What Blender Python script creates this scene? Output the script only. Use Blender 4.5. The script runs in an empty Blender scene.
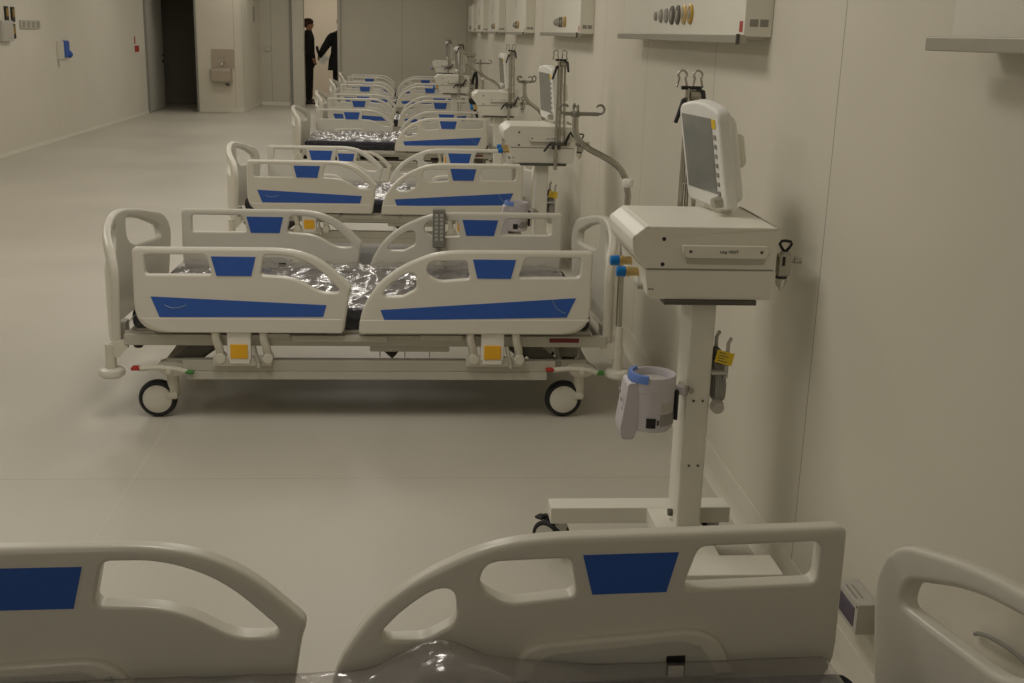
import bpy, bmesh, math, random
from mathutils import Vector, Matrix, noise, Quaternion
PI = math.pi
scene = bpy.context.scene
C = bpy.data.collections.new('ward'); scene.collection.children.link(C)
random.seed(7)

# ------------------------------------------------------------------ materials
def new_mat(name):
    m = bpy.data.materials.new(name); m.use_nodes = True
    nt = m.node_tree
    return m, nt, nt.nodes['Principled BSDF']
def pmat(name, col, rough=.5, metal=0., var=.04, scale=6., bump=0., bscale=200., spec=.5, coat=0.):
    """procedural plastic / metal: slight noise variation in colour and roughness"""
    m, nt, b = new_mat(name)
    tc = nt.nodes.new('ShaderNodeTexCoord')
    nz = nt.nodes.new('ShaderNodeTexNoise'); nz.inputs['Scale'].default_value = scale; nz.inputs['Detail'].default_value = 4
    nt.links.new(tc.outputs['Object'], nz.inputs['Vector'])
    mr = nt.nodes.new('ShaderNodeMapRange'); mr.inputs['To Min'].default_value = 1-var; mr.inputs['To Max'].default_value = 1+var
    nt.links.new(nz.outputs['Fac'], mr.inputs['Value'])
    mx = nt.nodes.new('ShaderNodeVectorMath'); mx.operation = 'SCALE'; mx.inputs[0].default_value = col
    nt.links.new(mr.outputs['Result'], mx.inputs['Scale']); nt.links.new(mx.outputs['Vector'], b.inputs['Base Color'])
    b.inputs['Roughness'].default_value = rough; b.inputs['Metallic'].default_value = metal
    b.inputs['Specular IOR Level'].default_value = spec; b.inputs['Coat Weight'].default_value = coat
    if bump:
        n2 = nt.nodes.new('ShaderNodeTexNoise'); n2.inputs['Scale'].default_value = bscale
        nt.links.new(tc.outputs['Object'], n2.inputs['Vector'])
        bp = nt.nodes.new('ShaderNodeBump'); bp.inputs['Strength'].default_value = bump; bp.inputs['Distance'].default_value = .002
        nt.links.new(n2.outputs['Fac'], bp.inputs['Height']); nt.links.new(bp.outputs['Normal'], b.inputs['Normal'])
    return m
M = {}
M['rail'] = pmat('cream_plastic', (.70, .672, .585), .31, var=.02)
M['frame'] = pmat('grey_powder_coat', (.50, .475, .40), .42, var=.04)
M['frame_light'] = pmat('light_powder_coat', (.66, .63, .53), .42, var=.04)
M['dark_metal'] = pmat('dark_steel', (.10, .095, .08), .5, var=.1)
M['blue'] = pmat('blue_inlay', (.028, .105, .43), .42, var=.03)
M['emblem'] = pmat('emblem_pale', (.16, .26, .42), .45)
M['yellow'] = pmat('yellow_button', (.83, .44, .015), .4)
M['yellow_tag'] = pmat('yellow_tag', (.80, .56, .02), .5)
M['rubber'] = pmat('black_rubber', (.014, .014, .015), .6)
M['black'] = pmat('black_plastic', (.012, .012, .012), .4)
M['red'] = pmat('red_plastic', (.42, .03, .02), .4)
M['dark_red'] = pmat('dark_red_sticker', (.16, .02, .018), .5)
M['green'] = pmat('green_plastic', (.05, .22, .04), .4)
M['white'] = pmat('white_enamel', (.80, .775, .68), .4, var=.02)
M['white_gloss'] = pmat('white_gloss', (.82, .80, .72), .25, var=.02)
M['monitor'] = pmat('monitor_white', (.82, .81, .77), .35, var=.02)
M['lilac'] = pmat('lilac_white_plastic', (.60, .57, .60), .4, var=.02)
M['lilac_dark'] = pmat('lilac_grey_plastic', (.34, .32, .38), .4)
M['blue_ring'] = pmat('sky_blue_plastic', (.13, .24, .62), .35)
M['blue_cap'] = pmat('blue_cap', (.0, .17, .52), .35)
M['brass'] = pmat('brass', (.62, .46, .20), .35, metal=.8)
M['chrome'] = pmat('chrome', (.62, .60, .56), .22, metal=1., var=.02)
M['steel'] = pmat('brushed_steel', (.50, .44, .36), .42, metal=.75, var=.06)
M['dark_steel_tube'] = pmat('dull_steel_tube', (.47, .45, .40), .27, metal=.95)
M['dull_bar'] = pmat('dull_bar', (.26, .25, .21), .45, metal=.5)
M['alu'] = pmat('satin_aluminium', (.46, .44, .38), .4, metal=.7)
M['grey'] = pmat('grey_plastic', (.30, .29, .26), .5)
M['mid_grey'] = pmat('remote_grey', (.24, .235, .20), .5)
M['pale_grey'] = pmat('pale_grey_plastic', (.52, .50, .45), .5)
M['navy'] = pmat('navy_cover', (.009, .011, .024), .6, var=.15, scale=12, bump=.25, bscale=60, spec=.2)
M['skin'] = pmat('skin', (.48, .25, .17), .5)
M['hair'] = pmat('brown_hair', (.055, .022, .012), .6, bump=.4, bscale=80)
M['suit'] = pmat('black_cloth', (.008, .008, .009), .8, bump=.2)
M['paper'] = pmat('paper', (.75, .74, .70), .7)
M['door'] = pmat('door_grey', (.50, .485, .43), .45, var=.03)
M['gunmetal'] = pmat('gold_ring', (.50, .33, .06), .35, metal=.7)
M['screen'] = pmat('monitor_glass', (.22, .225, .20), .12, var=.25, scale=9, spec=.8)
M['violet_glass'] = pmat('violet_window', (.12, .10, .14), .25, var=.3, scale=30)

def film_mat(veil_sheen=.19, bump=.5):
    m, nt, b = new_mat('clear_film'); nt.nodes.remove(b)
    out = nt.nodes['Material Output']
    tr = nt.nodes.new('ShaderNodeBsdfTransparent'); tr.inputs['Color'].default_value = (.93, .92, .93, 1)
    gl = nt.nodes.new('ShaderNodeBsdfGlossy'); gl.inputs['Roughness'].default_value = .14; gl.inputs['Color'].default_value = (.95, .95, .95, 1)
    df = nt.nodes.new('ShaderNodeBsdfDiffuse'); df.inputs['Color'].default_value = (.62, .60, .60, 1)
    lw = nt.nodes.new('ShaderNodeLayerWeight'); lw.inputs['Blend'].default_value = .5
    tc = nt.nodes.new('ShaderNodeTexCoord')
    nz = nt.nodes.new('ShaderNodeTexNoise'); nz.inputs['Scale'].default_value = 15; nz.inputs['Detail'].default_value = 3; nz.inputs['Distortion'].default_value = 1.6
    mpg = nt.nodes.new('ShaderNodeMapping'); mpg.inputs['Scale'].default_value = (.55, 1.25, 1); mpg.inputs['Rotation'].default_value = (0, 0, .5)
    nt.links.new(tc.outputs['Object'], mpg.inputs['Vector']); nt.links.new(mpg.outputs['Vector'], nz.inputs['Vector'])
    bp = nt.nodes.new('ShaderNodeBump'); bp.inputs['Strength'].default_value = bump; bp.inputs['Distance'].default_value = .012
    nt.links.new(nz.outputs['Fac'], bp.inputs['Height'])
    nt.links.new(bp.outputs['Normal'], gl.inputs['Normal'])
    m1 = nt.nodes.new('ShaderNodeMixShader'); m2 = nt.nodes.new('ShaderNodeMixShader')
    mr = nt.nodes.new('ShaderNodeMapRange'); mr.inputs['To Min'].default_value = .05; mr.inputs['To Max'].default_value = .75
    pw = nt.nodes.new('ShaderNodeMath'); pw.operation = 'POWER'; pw.inputs[1].default_value = 2.6
    nt.links.new(lw.outputs['Facing'], pw.inputs[0]); nt.links.new(pw.outputs[0], mr.inputs['Value'])
    ge = nt.nodes.new('ShaderNodeNewGeometry'); sp = nt.nodes.new('ShaderNodeSeparateXYZ'); nt.links.new(ge.outputs['Normal'], sp.inputs[0])
    vr = nt.nodes.new('ShaderNodeMapRange'); vr.inputs['From Min'].default_value = .25; vr.inputs['From Max'].default_value = .9; vr.inputs['To Min'].default_value = .0; vr.inputs['To Max'].default_value = veil_sheen  # up-facing film whitened, sides kept clear: top sheen put into the diffuse colour
    nt.links.new(sp.outputs['Z'], vr.inputs['Value']); nt.links.new(vr.outputs['Result'], m1.inputs[0])
    nt.links.new(tr.outputs[0], m1.inputs[1]); nt.links.new(df.outputs[0], m1.inputs[2])
    nt.links.new(mr.outputs['Result'], m2.inputs[0]); nt.links.new(m1.outputs[0], m2.inputs[1]); nt.links.new(gl.outputs[0], m2.inputs[2])
    nt.links.new(m2.outputs[0], out.inputs['Surface'])
    return m
M['film'] = film_mat(); M['film_sheen'] = film_mat(.34); M['film_smooth'] = film_mat(.20, .25)  # second film's extra white diffuse imitates ceiling light reflected off its top
def glass_mat():
    m, nt, b = new_mat('clear_bowl')
    b.inputs['Base Color'].default_value = (.75, .73, .66, 1); b.inputs['Roughness'].default_value = .12
    b.inputs['Transmission Weight'].default_value = .75; b.inputs['IOR'].default_value = 1.3
    return m
M['bowl'] = glass_mat()

def seam_mat(name, col, axis, period, off, width=.006, dark=.55, rough=.45, smudge=.06, spots=True):
    """painted sandwich panels: thin dark joint every `period` metres along an axis (world metres)"""
    m, nt, b = new_mat(name)
    L = nt.links.new
    tc = nt.nodes.new('ShaderNodeTexCoord'); sp = nt.nodes.new('ShaderNodeSeparateXYZ'); L(tc.outputs['Object'], sp.inputs[0])
    a = nt.nodes.new('ShaderNodeMath'); a.operation = 'SUBTRACT'; L(sp.outputs[axis], a.inputs[0]); a.inputs[1].default_value = off - width/2
    w = nt.nodes.new('ShaderNodeMath'); w.operation = 'FLOORED_MODULO'; L(a.outputs[0], w.inputs[0]); w.inputs[1].default_value = period
    lt = nt.nodes.new('ShaderNodeMath'); lt.operation = 'LESS_THAN'; L(w.outputs[0], lt.inputs[0]); lt.inputs[1].default_value = width
    nz = nt.nodes.new('ShaderNodeTexNoise'); nz.inputs['Scale'].default_value = 1.3; nz.inputs['Detail'].default_value = 6; L(tc.outputs['Object'], nz.inputs['Vector'])
    mr = nt.nodes.new('ShaderNodeMapRange'); mr.inputs['To Min'].default_value = 1-smudge; mr.inputs['To Max'].default_value = 1+smudge; L(nz.outputs['Fac'], mr.inputs['Value'])
    sc = nt.nodes.new('ShaderNodeVectorMath'); sc.operation = 'SCALE'; sc.inputs[0].default_value = col; L(mr.outputs['Result'], sc.inputs['Scale'])
    mx = nt.nodes.new('ShaderNodeMix'); mx.data_type = 'RGBA'; L(lt.outputs[0], mx.inputs['Factor'])
    L(sc.outputs[0], mx.inputs[6]); mx.inputs[7].default_value = (col[0]*dark, col[1]*dark, col[2]*dark, 1)
    L(mx.outputs[2], b.inputs['Base Color']); b.inputs['Roughness'].default_value = rough
    b.inputs['Specular IOR Level'].default_value = .35
    return m
WALLC = (.70, .665, .565)
M['wall_r'] = seam_mat('panel_wall_right', WALLC, 'Y', 1.275, 2.925, .005, .45)
M['wall_l'] = seam_mat('panel_wall_left', (.72, .685, .59), 'Y', 2.4, 1.3, .006, .8)
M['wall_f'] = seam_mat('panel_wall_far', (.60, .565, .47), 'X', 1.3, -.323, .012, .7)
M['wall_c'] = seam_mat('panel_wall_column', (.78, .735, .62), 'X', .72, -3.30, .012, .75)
M['wall_plain'] = pmat('painted_wall', (.70, .665, .565), .6, var=.04, scale=1)
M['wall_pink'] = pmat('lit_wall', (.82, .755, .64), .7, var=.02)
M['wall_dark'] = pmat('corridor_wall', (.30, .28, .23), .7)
M['skirting'] = pmat('pvc_skirting', (.80, .77, .67), .4)
def floor_mat():
    m, nt, b = new_mat('sheet_vinyl'); L = nt.links.new
    tc = nt.nodes.new('ShaderNodeTexCoord')
    sp = nt.nodes.new('ShaderNodeSeparateXYZ'); L(tc.outputs['Object'], sp.inputs[0])
    fine = nt.nodes.new('ShaderNodeTexNoise'); fine.inputs['Scale'].default_value = 160; fine.inputs['Detail'].default_value = 3; L(tc.outputs['Object'], fine.inputs['Vector'])
    big = nt.nodes.new('ShaderNodeTexNoise'); big.inputs['Scale'].default_value = 1.1; big.inputs['Detail'].default_value = 6; L(tc.outputs['Object'], big.inputs['Vector'])
    r1 = nt.nodes.new('ShaderNodeMapRange'); r1.inputs['To Min'].default_value = .90; r1.inputs['To Max'].default_value = 1.10; L(fine.outputs['Fac'], r1.inputs['Value'])
    r2 = nt.nodes.new('ShaderNodeMapRange'); r2.inputs['To Min'].default_value = .86; r2.inputs['To Max'].default_value = 1.12; L(big.outputs['Fac'], r2.inputs['Value'])
    mu = nt.nodes.new('ShaderNodeMath'); mu.operation = 'MULTIPLY'; L(r1.outputs[0], mu.inputs[0]); L(r2.outputs[0], mu.inputs[1])
    def seam(axis, period, off, width):
        a = nt.nodes.new('ShaderNodeMath'); a.operation = 'SUBTRACT'; L(sp.outputs[axis], a.inputs[0]); a.inputs[1].default_value = off
        w = nt.nodes.new('ShaderNodeMath'); w.operation = 'FLOORED_MODULO'; L(a.outputs[0], w.inputs[0]); w.inputs[1].default_value = period
        lt = nt.nodes.new('ShaderNodeMath'); lt.operation = 'LESS_THAN'; L(w.outputs[0], lt.inputs[0]); lt.inputs[1].default_value = width
        return lt
    s1 = seam('X', 2.0, -.985, .005); s2 = seam('Y', 20., 3.80, .005)
    sc = nt.nodes.new('ShaderNodeVectorMath'); sc.operation = 'SCALE'; sc.inputs[0].default_value = (.56, .53, .455); L(mu.outputs[0], sc.inputs['Scale'])
    mx = nt.nodes.new('ShaderNodeMix'); mx.data_type = 'RGBA'; L(s1.outputs[0], mx.inputs['Factor']); L(sc.outputs[0], mx.inputs[6]); mx.inputs[7].default_value = (.60, .57, .485, 1)
    m2 = nt.nodes.new('ShaderNodeMix'); m2.data_type = 'RGBA'; L(s2.outputs[0], m2.inputs['Factor']); L(mx.outputs[2], m2.inputs[6]); m2.inputs[7].default_value = (.45, .42, .36, 1)
    L(m2.outputs[2], b.inputs['Base Color'])
    rr = nt.nodes.new('ShaderNodeMapRange'); rr.inputs['To Min'].default_value = .34; rr.inputs['To Max'].default_value = .55; L(big.outputs['Fac'], rr.inputs['Value'])
    L(rr.outputs[0], b.inputs['Roughness']); b.inputs['Specular IOR Level'].default_value = .4
    return m
M['floor'] = floor_mat()

# ------------------------------------------------------------------ mesh helpers
class MB:
    def __init__(self): self.bm = bmesh.new()
    def _merge(self, tmp, mat=None):
        if mat is not None: tmp.transform(mat)
        me = bpy.data.meshes.new('t'); tmp.to_mesh(me); tmp.free(); self.bm.from_mesh(me); bpy.data.meshes.remove(me)
        return self
    def box(self, lo, hi, bev=0., seg=2, mat=None):
        t = bmesh.new(); bmesh.ops.create_cube(t, size=1)
        s = [hi[i]-lo[i] for i in range(3)]; c = [(hi[i]+lo[i])/2 for i in range(3)]
        for v in t.verts: v.co = Vector((v.co.x*s[0]+c[0], v.co.y*s[1]+c[1], v.co.z*s[2]+c[2]))
        if bev: bmesh.ops.bevel(t, geom=t.edges[:], offset=min(bev, min(abs(x) for x in s)*.49), segments=seg, profile=.5, affect='EDGES')
        return self._merge(t, mat)
    def cyl(self, p0, p1, r, r2=None, seg=20, bev=0., mat=None):
        p0, p1 = Vector(p0), Vector(p1); d = p1-p0; L = d.length
        t = bmesh.new(); bmesh.ops.create_cone(t, cap_ends=True, segments=seg, radius1=r, radius2=r if r2 is None else r2, depth=L)
        if bev:
            es = [e for e in t.edges if any(len(f.verts) > 4 for f in e.link_faces)]
            bmesh.ops.bevel(t, geom=es, offset=bev, segments=2, profile=.5, affect='EDGES')
        q = Vector((0, 0, 1)).rotation_difference(d.normalized())
        t.transform(Matrix.Translation((p0+p1)/2) @ q.to_matrix().to_4x4())
        return self._merge(t, mat)
    def tube(self, pts, r, seg=10, closed=False, mat=None):
        pts = [Vector(p) for p in pts]; n = len(pts); t = bmesh.new(); rings = []
        rr = r if isinstance(r, (list, tuple)) else [r]*n
        up = None
        for i, p in enumerate(pts):
            if closed: d = pts[(i+1) % n]-pts[i-1]
            else: d = pts[min(i+1, n-1)]-pts[max(i-1, 0)]
            d.normalize()
            if up is None:
                up = d.orthogonal().normalized()
            else:
                up = (up - d*up.dot(d)).normalized()
            w = d.cross(up)
            rings.append([t.verts.new(p + (up*math.cos(2*PI*k/seg)+w*math.sin(2*PI*k/seg))*rr[i]) for k in range(seg)])
        for i in range(n if closed else n-1):
            a, b = rings[i], rings[(i+1) % n]
            for k in range(seg): t.faces.new((a[k], a[(k+1) % seg], b[(k+1) % seg], b[k]))
        if not closed:
            t.faces.new(rings[0][::-1]); t.faces.new(rings[-1])
        bmesh.ops.recalc_face_normals(t, faces=t.faces[:])
        return self._merge(t, mat)
    def lathe(self, prof, origin=(0, 0, 0), axis=(0, 0, 1), seg=28, a0=0., a1=2*PI, mat=None):
        """prof: (radius, height) list"""
        t = bmesh.new(); full = abs(a1-a0-2*PI) < 1e-6; rings = []
        n = seg if full else seg+1
        for k in range(n):
            a = a0+(a1-a0)*k/seg
            rings.append([t.verts.new((r*math.cos(a), r*math.sin(a), h)) for r, h in prof])
        for k in range(seg):
            A, B = rings[k], rings[(k+1) % n]
            for j in range(len(prof)-1):
                try: t.faces.new((A[j], B[j], B[j+1], A[j+1]))
                except ValueError: pass
        if not full:
            try: t.faces.new(rings[0]); t.faces.new(rings[-1][::-1])
            except ValueError: pass
        bmesh.ops.remove_doubles(t, verts=t.verts[:], dist=1e-6)
        bmesh.ops.recalc_face_normals(t, faces=t.faces[:])
        q = Vector((0, 0, 1)).rotation_difference(Vector(axis).normalized())
        t.transform(Matrix.Translation(origin) @ q.to_matrix().to_4x4())
        return self._merge(t, mat)
    def ball(self, c, r, scale=(1, 1, 1), seg=16):
        t = bmesh.new(); bmesh.ops.create_uvsphere(t, u_segments=seg, v_segments=max(6, seg//2), radius=r)
        for v in t.verts: v.co = Vector((v.co.x*scale[0]+c[0], v.co.y*scale[1]+c[1], v.co.z*scale[2]+c[2]))
        return self._merge(t)
    def prism(self, poly, lo, hi, axis='Y', bev=0., seg=2, mat=None):
        """poly = 2D points extruded along an axis. axis Y: (x,z); X: (y,z); Z: (x,y)"""
        t = bmesh.new()
        def P(a, b, h): return {'Y': (a, h, b), 'X': (h, a, b), 'Z': (a, b, h)}[axis]
        A = [t.verts.new(P(a, b, lo)) for a, b in poly]; B = [t.verts.new(P(a, b, hi)) for a, b in poly]
        n = len(poly); t.faces.new(A); t.faces.new(B[::-1])
        for i in range(n): t.faces.new((A[i], B[i], B[(i+1) % n], A[(i+1) % n]))
        bmesh.ops.recalc_face_normals(t, faces=t.faces[:])
        if bev: bmesh.ops.bevel(t, geom=t.edges[:], offset=bev, segments=seg, profile=.5, affect='EDGES')
        return self._merge(t, mat)
    def add_mesh(self, me, mat=None):
        t = bmesh.new(); t.from_mesh(me); bpy.data.meshes.remove(me)
        return self._merge(t, mat)
    def build(self, name, mat, parent=None, angle=38):
        me = bpy.data.meshes.new(name); self.bm.to_mesh(me); self.bm.free()
        return link(name, me, mat, parent, angle)
def link(name, me, mat, parent=None, angle=38):
    me.materials.clear(); me.materials.append(mat)
    for p in me.polygons: p.use_smooth = True; p.material_index = 0
    me.set_sharp_from_angle(angle=math.radians(angle))
    o = bpy.data.objects.new(name, me); C.objects.link(o)
    if parent: o.parent = parent
    wn = o.modifiers.new('wn', 'WEIGHTED_NORMAL'); wn.keep_sharp = True; wn.weight = 80
    return o
def empty(name, loc=(0, 0, 0), rz=0.):
    o = bpy.data.objects.new(name, None); C.objects.link(o); o.location = loc; o.rotation_euler = (0, 0, rz)
    o.empty_display_size = .1
    return o
def tag(o, label=None, cat=None, group=None, kind=None):
    if label: o['label'] = label
    if cat: o['category'] = cat
    if group: o['group'] = group
    if kind: o['kind'] = kind
    return o
CH = {}
def copy_tree(o, parent=None):
    c = o.copy(); C.objects.link(c); c.parent = parent
    for ch in list(o.children): copy_tree(ch, c)
    return c

def fillet(pts, n=7):
    """(x, y[, cut]) corners -> polygon with rounded corners (quadratic blends)"""
    out = []; N = len(pts)
    for i, p in enumerate(pts):
        P = Vector(p[:2]); r = p[2] if len(p) > 2 else 0
        if r <= 0: out.append(tuple(P)); continue
        A = Vector(pts[i-1][:2]); B = Vector(pts[(i+1) % N][:2])
        da, db = A-P, B-P
        ra = min(r, da.length*.48); rb = min(r, db.length*.48)
        a = P+da.normalized()*ra; b = P+db.normalized()*rb
        for k in range(n+1):
            t = k/n; out.append(tuple(a*(1-t)**2+P*2*t*(1-t)+b*t*t))
    res = []
    for p in out:
        if not res or (Vector(p)-Vector(res[-1])).length > 1e-4: res.append(p)
    if (Vector(res[0])-Vector(res[-1])).length < 1e-4: res.pop()
    return res
def area2(p): return sum(p[i-1][0]*p[i][1]-p[i][0]*p[i-1][1] for i in range(len(p)))
def inside(x, y, loops):
    c = False
    for L in loops:
        for i in range(len(L)):
            (x1, y1), (x2, y2) = L[i-1], L[i]
            if (y1 > y) != (y2 > y) and x < (x2-x1)*(y-y1)/(y2-y1)+x1: c = not c
    return c
def plate_mesh(outline, holes, thick, bev, res=4, hole_bev=None):
    """flat plate in the XZ plane (thickness along Y, centred), rounded rims on outline and holes"""
    loops = []
    for k, poly in enumerate([outline]+list(holes)):
        want = 1 if k == 0 else -1                      # material on the left of every loop
        if area2(poly)*want < 0: poly = poly[::-1]
        loops.append(poly)
    def inset(L, d):
        out = []; n = len(L)
        for i in range(n):
            p0, p, p1 = Vector(L[i-1]), Vector(L[i]), Vector(L[(i+1) % n])
            e0, e1 = (p-p0).normalized(), (p1-p).normalized()
            n0, n1 = Vector((-e0.y, e0.x)), Vector((-e1.y, e1.x))
            m = n0+n1
            if m.length < 1e-6: m = n0
            m = m.normalized(); m /= max(.5, m.dot(n0))
            out.append(tuple(p+m*d))
        return out
    b = bmesh.new()
    caps = []
    for li, L in enumerate(loops):
        rings = []; bv = bev if li == 0 or hole_bev is None else hole_bev
        levels = [(bv*(1-math.cos(PI/2*k/res)), thick/2-bv+bv*math.sin(PI/2*k/res)) for k in range(res+1)]
        for d, h in levels[::-1]: rings.append((inset(L, d), -h))
        for d, h in levels: rings.append((inset(L, d), h))
        vr = [[b.verts.new((x, h, z)) for x, z in pts] for pts, h in rings]
        n = len(L)
        for r in range(len(vr)-1):
            for i in range(n):
                b.faces.new((vr[r][i], vr[r][(i+1) % n], vr[r+1][(i+1) % n], vr[r+1][i]))
        caps.append((rings[0][0], vr[0], vr[-1]))
    from mathutils.geometry import delaunay_2d_cdt
    co, ed, lo, hi = [], [], [], []
    for pts, v0, v1 in caps:
        s0 = len(co); n = len(pts)
        co += [Vector(p) for p in pts]; lo += v0; hi += v1
        ed += [(s0+i, s0+(i+1) % n) for i in range(n)]
    lps = [c[0] for c in caps]
    vs, es, fs, ov, oe, of = delaunay_2d_cdt(co, ed, [], 0, 1e-7)
    mp = {}
    for i, o in enumerate(ov):
        if o: mp[i] = o[0]
    for f in fs:
        if any(i not in mp for i in f): continue
        cx = sum(vs[i].x for i in f)/3; cz = sum(vs[i].y for i in f)/3
        if not inside(cx, cz, lps): continue
        for arr, flip in ((lo, False), (hi, True)):
            q = [arr[mp[i]] for i in f]
            try: b.faces.new(q[::-1] if flip else q)
            except ValueError: pass
    bmesh.ops.recalc_face_normals(b, faces=b.faces[:])
    me = bpy.data.meshes.new('plate'); b.to_mesh(me); b.free()
    return me
def text_mesh(body, size, thick=.0006):
    cu = bpy.data.curves.new('t', 'FONT'); cu.body = body; cu.size = size; cu.extrude = thick; cu.align_x = 'CENTER'; cu.align_y = 'CENTER'
    o = bpy.data.objects.new('t', cu); scene.collection.objects.link(o)
    dg = bpy.context.evaluated_depsgraph_get(); dg.update()
    me = bpy.data.meshes.new_from_object(o.evaluated_get(dg))
    bpy.data.objects.remove(o); bpy.data.curves.remove(cu)
    return me
def bez(pts, n=8):
    """smooth Catmull-Rom through points"""
    P = [Vector(p) for p in pts]; out = []
    for i in range(len(P)-1):
        p0, p1, p2, p3 = P[max(i-1, 0)], P[i], P[i+1], P[min(i+2, len(P)-1)]
        for k in range(n):
            t = k/n
            out.append(.5*((2*p1)+(p2-p0)*t+(2*p0-5*p1+4*p2-p3)*t*t+(3*p1-p0-3*p2+p3)*t**3))
    out.append(P[-1]); return out

# ------------------------------------------------------------------ the room
WX, LX, CEIL = 1.081, -4.73, 2.9
def struct(name, mb, mat, label=None):
    o = mb.build(name, mat); o['kind'] = 'structure'
    return o
struct('floor', MB().box((-6.3, -3.2, -.1), (3.2, 29.6, 0)), M['floor'])
struct('ceiling', MB().box((-6.3, -3.2, CEIL), (3.2, 29.6, CEIL+.1)), M['wall_plain'])
struct('wall_right', MB().box((WX, -3.0, 0), (WX+.12, 23.8, CEIL)), M['wall_r'])
struct('wall_left', MB().box((LX-.12, -3.0, 0), (LX, 20.88, CEIL)), M['wall_l'])
struct('wall_near', MB().box((LX-.12, -3.12, 0), (WX+.12, -3.0, CEIL)), M['wall_plain'])
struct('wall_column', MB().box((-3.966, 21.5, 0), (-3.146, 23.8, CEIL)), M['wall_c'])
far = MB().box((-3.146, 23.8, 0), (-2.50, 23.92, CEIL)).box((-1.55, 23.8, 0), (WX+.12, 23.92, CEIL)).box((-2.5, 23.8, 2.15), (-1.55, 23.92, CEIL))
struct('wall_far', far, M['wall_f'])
# dark corridor behind the left door
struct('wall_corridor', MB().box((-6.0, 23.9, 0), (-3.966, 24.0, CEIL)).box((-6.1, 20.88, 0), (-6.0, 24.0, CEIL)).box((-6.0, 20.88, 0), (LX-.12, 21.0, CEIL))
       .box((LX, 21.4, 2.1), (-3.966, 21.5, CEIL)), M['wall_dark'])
# lit room behind the far opening
struct('wall_beyond', MB().box((-4.2, 28.0, 0), (1.6, 28.1, CEIL)).box((-4.2, 23.92, 0), (-4.1, 28.0, CEIL)).box((1.5, 23.92, 0), (1.6, 28.0, CEIL)), M['wall_pink'])
struct('baseboard_left', MB().box((LX, -3., 0), (LX+.012, 20.88, .045), .004), M['skirting'])
struct('baseboard_right', MB().prism([(WX, .10), (WX-.003, .10), (WX-.006, .04), (WX-.025, .004), (WX-.03, 0), (WX, 0)], -3., 23.8, 'Y'), M['wall_plain'])
struct('baseboard_column', MB().box((-3.966, 21.488, 0), (-3.134, 21.5, .07), .004).box((-3.146, 21.5, 0), (-3.134, 23.8, .07), .004), M['skirting'])
struct('baseboard_far', MB().box((-3.134, 23.788, 0), (-2.53, 23.8, .07), .004).box((-1.5, 23.788, 0), (WX, 23.8, .07), .004), M['skirting'])
struct('trim_1', MB().box((-3.155, 21.48, 0), (-3.135, 21.51, CEIL), .004), M['frame_light'])       # column corner profile
struct('trim_2', MB().box((-3.985, 21.46, 0), (-3.955, 21.52, 2.1), .004), M['grey'])                # right jamb of the dark doorway
struct('trim_3', MB().box((LX-.05, 20.87, 0), (LX+.02, 20.99, 2.1), .004), M['grey'])              # left jamb
struct('trim_4', MB().box((-2.50, 23.74, 0), (-2.275, 23.96, 2.15), .006), M['frame_light'])
struct('trim_5', MB().box((-2.56, 23.77, 0), (-2.50, 23.80, 2.15), .003), M['grey'])
struct('trim_6', MB().box((-1.61, 23.75, 0), (-1.55, 23.95, 2.15), .004), M['alu'])
d1 = MB().box((LX-.05, 21.02, .008), (LX+.0, 22.32, 2.08), .004).build('door_1', M['door']); tag(d1, kind='structure')
dh = MB().cyl((LX, 22.22, .97), (LX+.055, 22.22, .97), .011, seg=12).cyl((LX+.05, 22.23, .97), (LX+.05, 22.09, .97), .012, seg=12).build('door_handle', M['black'], d1)
MB().cyl((LX, 22.22, .86), (LX+.015, 22.22, .86), .028, seg=16).build('lock_rosette', M['black'], d1)

# ------------------------------------------------------------------ hospital bed
VO = .5075          # outer face of the side rails
RT = .040           # rail thickness
F_OUT = fillet([(-.803, .709, .022), (-.200, .713, .09), (-.075, .669, .08), (.034, .562, .014), (.024, .535, .03), (.000, .374, .02), (-.806, .372, .12)])
F_W1 = fillet([(-.757, .684, .016), (-.523, .684, .016), (-.503, .605, .016), (-.757, .603, .016)])
F_W2 = fillet([(-.303, .686, .016), (-.205, .686, .07), (-.105, .645, .06), (-.013, .552, .016), (-.022, .538, .016), (-.090, .538, .03), (-.19, .598, .08), (-.320, .605, .016)])
H_OUT = fillet([(.983, .715, .018), (.43, .711, .06), (.335, .697, .05), (.222, .645, .05), (.146, .588, .05), (.094, .515, .05), (.066, .45, .04), (.056, .370, .018), (.983, .374, .11)])
H_W1 = fillet([(.152, .540, .015), (.190, .582, .03), (.248, .623, .03), (.283, .619, .022), (.287, .556, .02), (.232, .526, .016), (.160, .525, .014)])
H_W2 = fillet([(.334, .669, .03), (.485, .672, .016), (.497, .599, .016), (.374, .588, .022), (.322, .620, .022)])
H_W3 = fillet([(.713, .686, .016), (.936, .689, .018), (.934, .608, .02), (.687, .605, .016)])
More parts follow.
